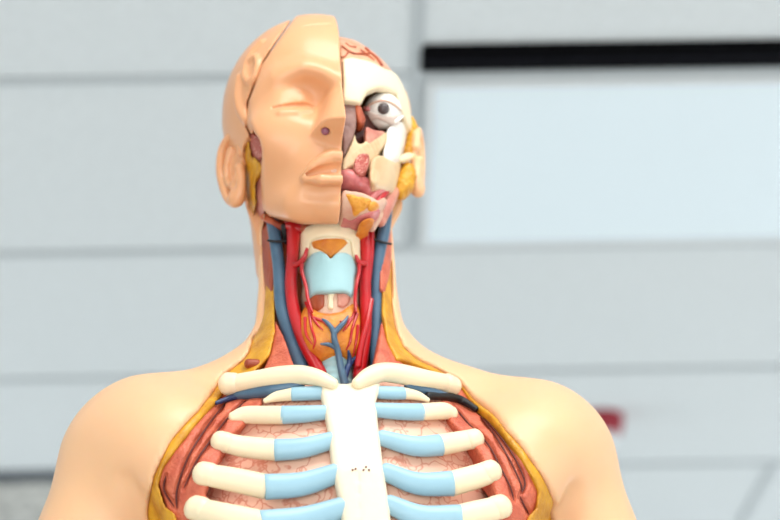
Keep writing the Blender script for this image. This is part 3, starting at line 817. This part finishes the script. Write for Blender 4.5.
# flat light panel in the ceiling and the black slot beside it
def emis(name, rgb, s):
    m, nt, b = new_mat(name)
    b.inputs['Base Color'].default_value = S2L(rgb)
    b.inputs['Emission Color'].default_value = S2L(rgb)
    b.inputs['Emission Strength'].default_value = s
    b.inputs['Roughness'].default_value = .35
    return m
m_frame = plastic('panel_frame_white', (226, 232, 236), .4, .03, 40)
m_diff = emis('panel_diffuser', (222, 236, 244), .15)
lp = tag(empty('ceiling_light_panel', (XB+.6, D0+.3, CEIL)), 'wide flat white light panel set in the ceiling beside the black slot', 'ceiling light')
def ring(name, x0, x1, y0, y1, w, z0, z1, mat, par):
    bxs = [((x0, y0, z0), (x1, y0+w, z1)), ((x0, y1-w, z0), (x1, y1, z1)), ((x0, y0+w, z0), (x0+w, y1-w, z1)), ((x1-w, y0+w, z0), (x1, y1-w, z1))]
    V = []; Q = []
    for lo, hi in bxs:
        b0 = len(V)
        V += [(lo[0] if i & 1 == 0 else hi[0], lo[1] if i & 2 == 0 else hi[1], lo[2] if i & 4 == 0 else hi[2]) for i in range(8)]
        Q += [tuple(b0+j for j in f) for f in [(0, 2, 3, 1), (4, 5, 7, 6), (0, 1, 5, 4), (2, 6, 7, 3), (0, 4, 6, 2), (1, 3, 7, 5)]]
    return mesh_np(name, V, Q, mat, par, False)
ring('panel_frame', -.586, .586, -.286, .286, .016, -.010, 0, m_frame, lp)
bx('diffuser', (-.570, -.270, -.006), (.570, .270, -.001), m_diff, lp)

ys0 = aim_ceiling(600, 63.5)[1]; ys1 = aim_ceiling(600, 41.5)[1]
xs = aim_ceiling(421, 56)[0]
ys0, ys1 = max(ys0, ys1)-0, min(ys0, ys1)
sl = tag(empty('air_slot', (xs, (ys0+ys1)/2, CEIL)), 'long black slot of an air diffuser running along the light panel', 'air vent')
hwid = abs(ys0-ys1)/2
m_black = plastic('slot_black', (5, 5, 8), .9, .1, 40, spec=.05)
m_black2 = plastic('slot_divider', (16, 17, 26), .7, .1, 40, spec=.1)
bx('slot_body', (0, -hwid, -.010), (1.5, hwid, 0), m_black, sl)
bx('divider', (0, -.004, -.014), (1.5, .004, -.010), m_black2, sl)

# red fitting behind the shoulder
pr = aim_ceiling(601, 417)
rd = tag(empty('ceiling_fitting', (pr[0], pr[1], CEIL)), 'small dark red ceiling fitting with a white tip behind the model shoulder', 'ceiling fitting')
m_red = plastic('fitting_red', (158, 26, 48), .4, .1, 30)
def disc(name, r0, r1, z0, z1, mat, par, seg=32):
    V = []; Q = []
    prof = [(0.0005, z0), (r0*.9, z0), (r0, z0+(z1-z0)*.15), (r1, z1-(z1-z0)*.1), (r1*.98, z1), (.0005, z1)]
    for r, z in prof:
        for k in range(seg):
            a = 2*math.pi*k/seg; V.append((r*math.cos(a), r*math.sin(a), z))
    for i in range(len(prof)-1):
        for k in range(seg):
            Q.append((i*seg+k, i*seg+(k+1) % seg, (i+1)*seg+(k+1) % seg, (i+1)*seg+k))
    return mesh_np(name, V, Q, mat, par)
disc('base', .046, .052, -.045, 0, m_red, rd)
disc('tip', .028, .036, -.080, -.045, m_frame, rd)

# grey grille in the ceiling at the far left
g0 = aim_ceiling(-70, 520); g1 = aim_ceiling(36, 479)
gr = tag(empty('ceiling_grille', ((g0[0]+g1[0])/2, D0+TS*3.5, CEIL)), 'blurred grey and white ventilation grille in the ceiling left of the shoulder', 'air vent')
m_gr = plastic('grille_grey', (226, 226, 222), .6, .35, 16, dark=(140, 144, 144))
m_gs = plastic('slat_grey', (230, 230, 226), .6, .3, 16, dark=(150, 152, 150))
m_gd = plastic('grille_edge_slate', (72, 80, 90), .6, .1, 20)
bx('backing', (-.5, -.286, -.004), (.32, .286, 0), m_gr, gr)
bx('edge_bar', (-.5, -.325, -.02), (.32, -.297, 0), m_gd, gr)  # dark slate bar along the near edge of the grille
for i in range(20):
    x = -.48+i*.041
    bx('slat', (x-.009, -.27, -.010), (x+.009, .28, -.004), m_gs, gr)

# a plinth under the model, below the picture
zb = ORG[2]-HB
pl = tag(empty('display_plinth', (ORG[0], ORG[1], 0), PHI), 'plain white plinth the anatomical model stands on', 'plinth')
bx('plinth_body', (-.24, -.2, 0), (.24, .2, zb-.03), m_wall, pl)
bx('plinth_top', (-.27, -.23, zb-.03), (.27, .23, zb), m_frame, pl, .004)

# ------------------------------------------------------------------ light
def area(name, loc, target, sx, sy, power, col):
    L = bpy.data.lights.new(name, 'AREA'); L.shape = 'RECTANGLE'; L.size = sx; L.size_y = sy; L.energy = power; L.color = col
    o = bpy.data.objects.new(name, L); COL.objects.link(o); o.location = loc
    o.rotation_euler = (Vector(target)-Vector(loc)).to_track_quat('-Z', 'Y').to_euler()
    return o
# daylight from near and right, added ceiling fills, a ceiling panel before the model
area('window_light', (-.1, Y0+.06, 1.3), (.1, 1.2, 2.0), 4.6, 1.9, 126, (1.0, .97, .93))
area('window_light_right', (X1-.06, 1.0, 1.2), (.5, 2.0, 2.3), 4.0, 1.9, 60, (1.0, .96, .92))
area('ceiling_fill_right', (X1-.06, 4.6, 1.0), (.5, 3.6, 2.6), 2.6, 1.6, 90, (.92, .97, 1.0))  # added lamp without a window, lifts the far ceiling and right rim
area('ceiling_fill_left', (X0+.06, 4.2, 1.0), (-.3, 3.6, 2.6), 3.0, 1.6, 60, (.90, .96, 1.0))  # extra unseen lamp, put in to brighten the far ceiling
area('panel_light', (.38, .80, CEIL-.02), (.38, .80, 0), 1.1, .55, 17, (1.0, .98, .95))
w = bpy.data.worlds.new('world'); SC.world = w; w.use_nodes = True
w.node_tree.nodes['Background'].inputs[0].default_value = (.75, .86, 1, 1)
w.node_tree.nodes['Background'].inputs[1].default_value = .3

# ------------------------------------------------------------------ camera object
cd = bpy.data.cameras.new('camera'); cam = bpy.data.objects.new('camera', cd); COL.objects.link(cam)
cd.sensor_width = 36; cd.lens = F/780*36
R = Matrix(((RT[0], UP[0], -FW[0]), (RT[1], UP[1], -FW[1]), (RT[2], UP[2], -FW[2])))
cam.matrix_world = Matrix.Translation(Vector(CAM)) @ R.to_4x4()
cd.clip_start = .05
cd.dof.use_dof = True; cd.dof.focus_distance = 1.52; cd.dof.aperture_fstop = 4.0
SC.camera = cam
SC.view_settings.view_transform = 'Standard'; SC.view_settings.look = 'None'
SC.view_settings.gamma = 1.0; SC.view_settings.use_curve_mapping = False
SC.view_settings.exposure = 0.0
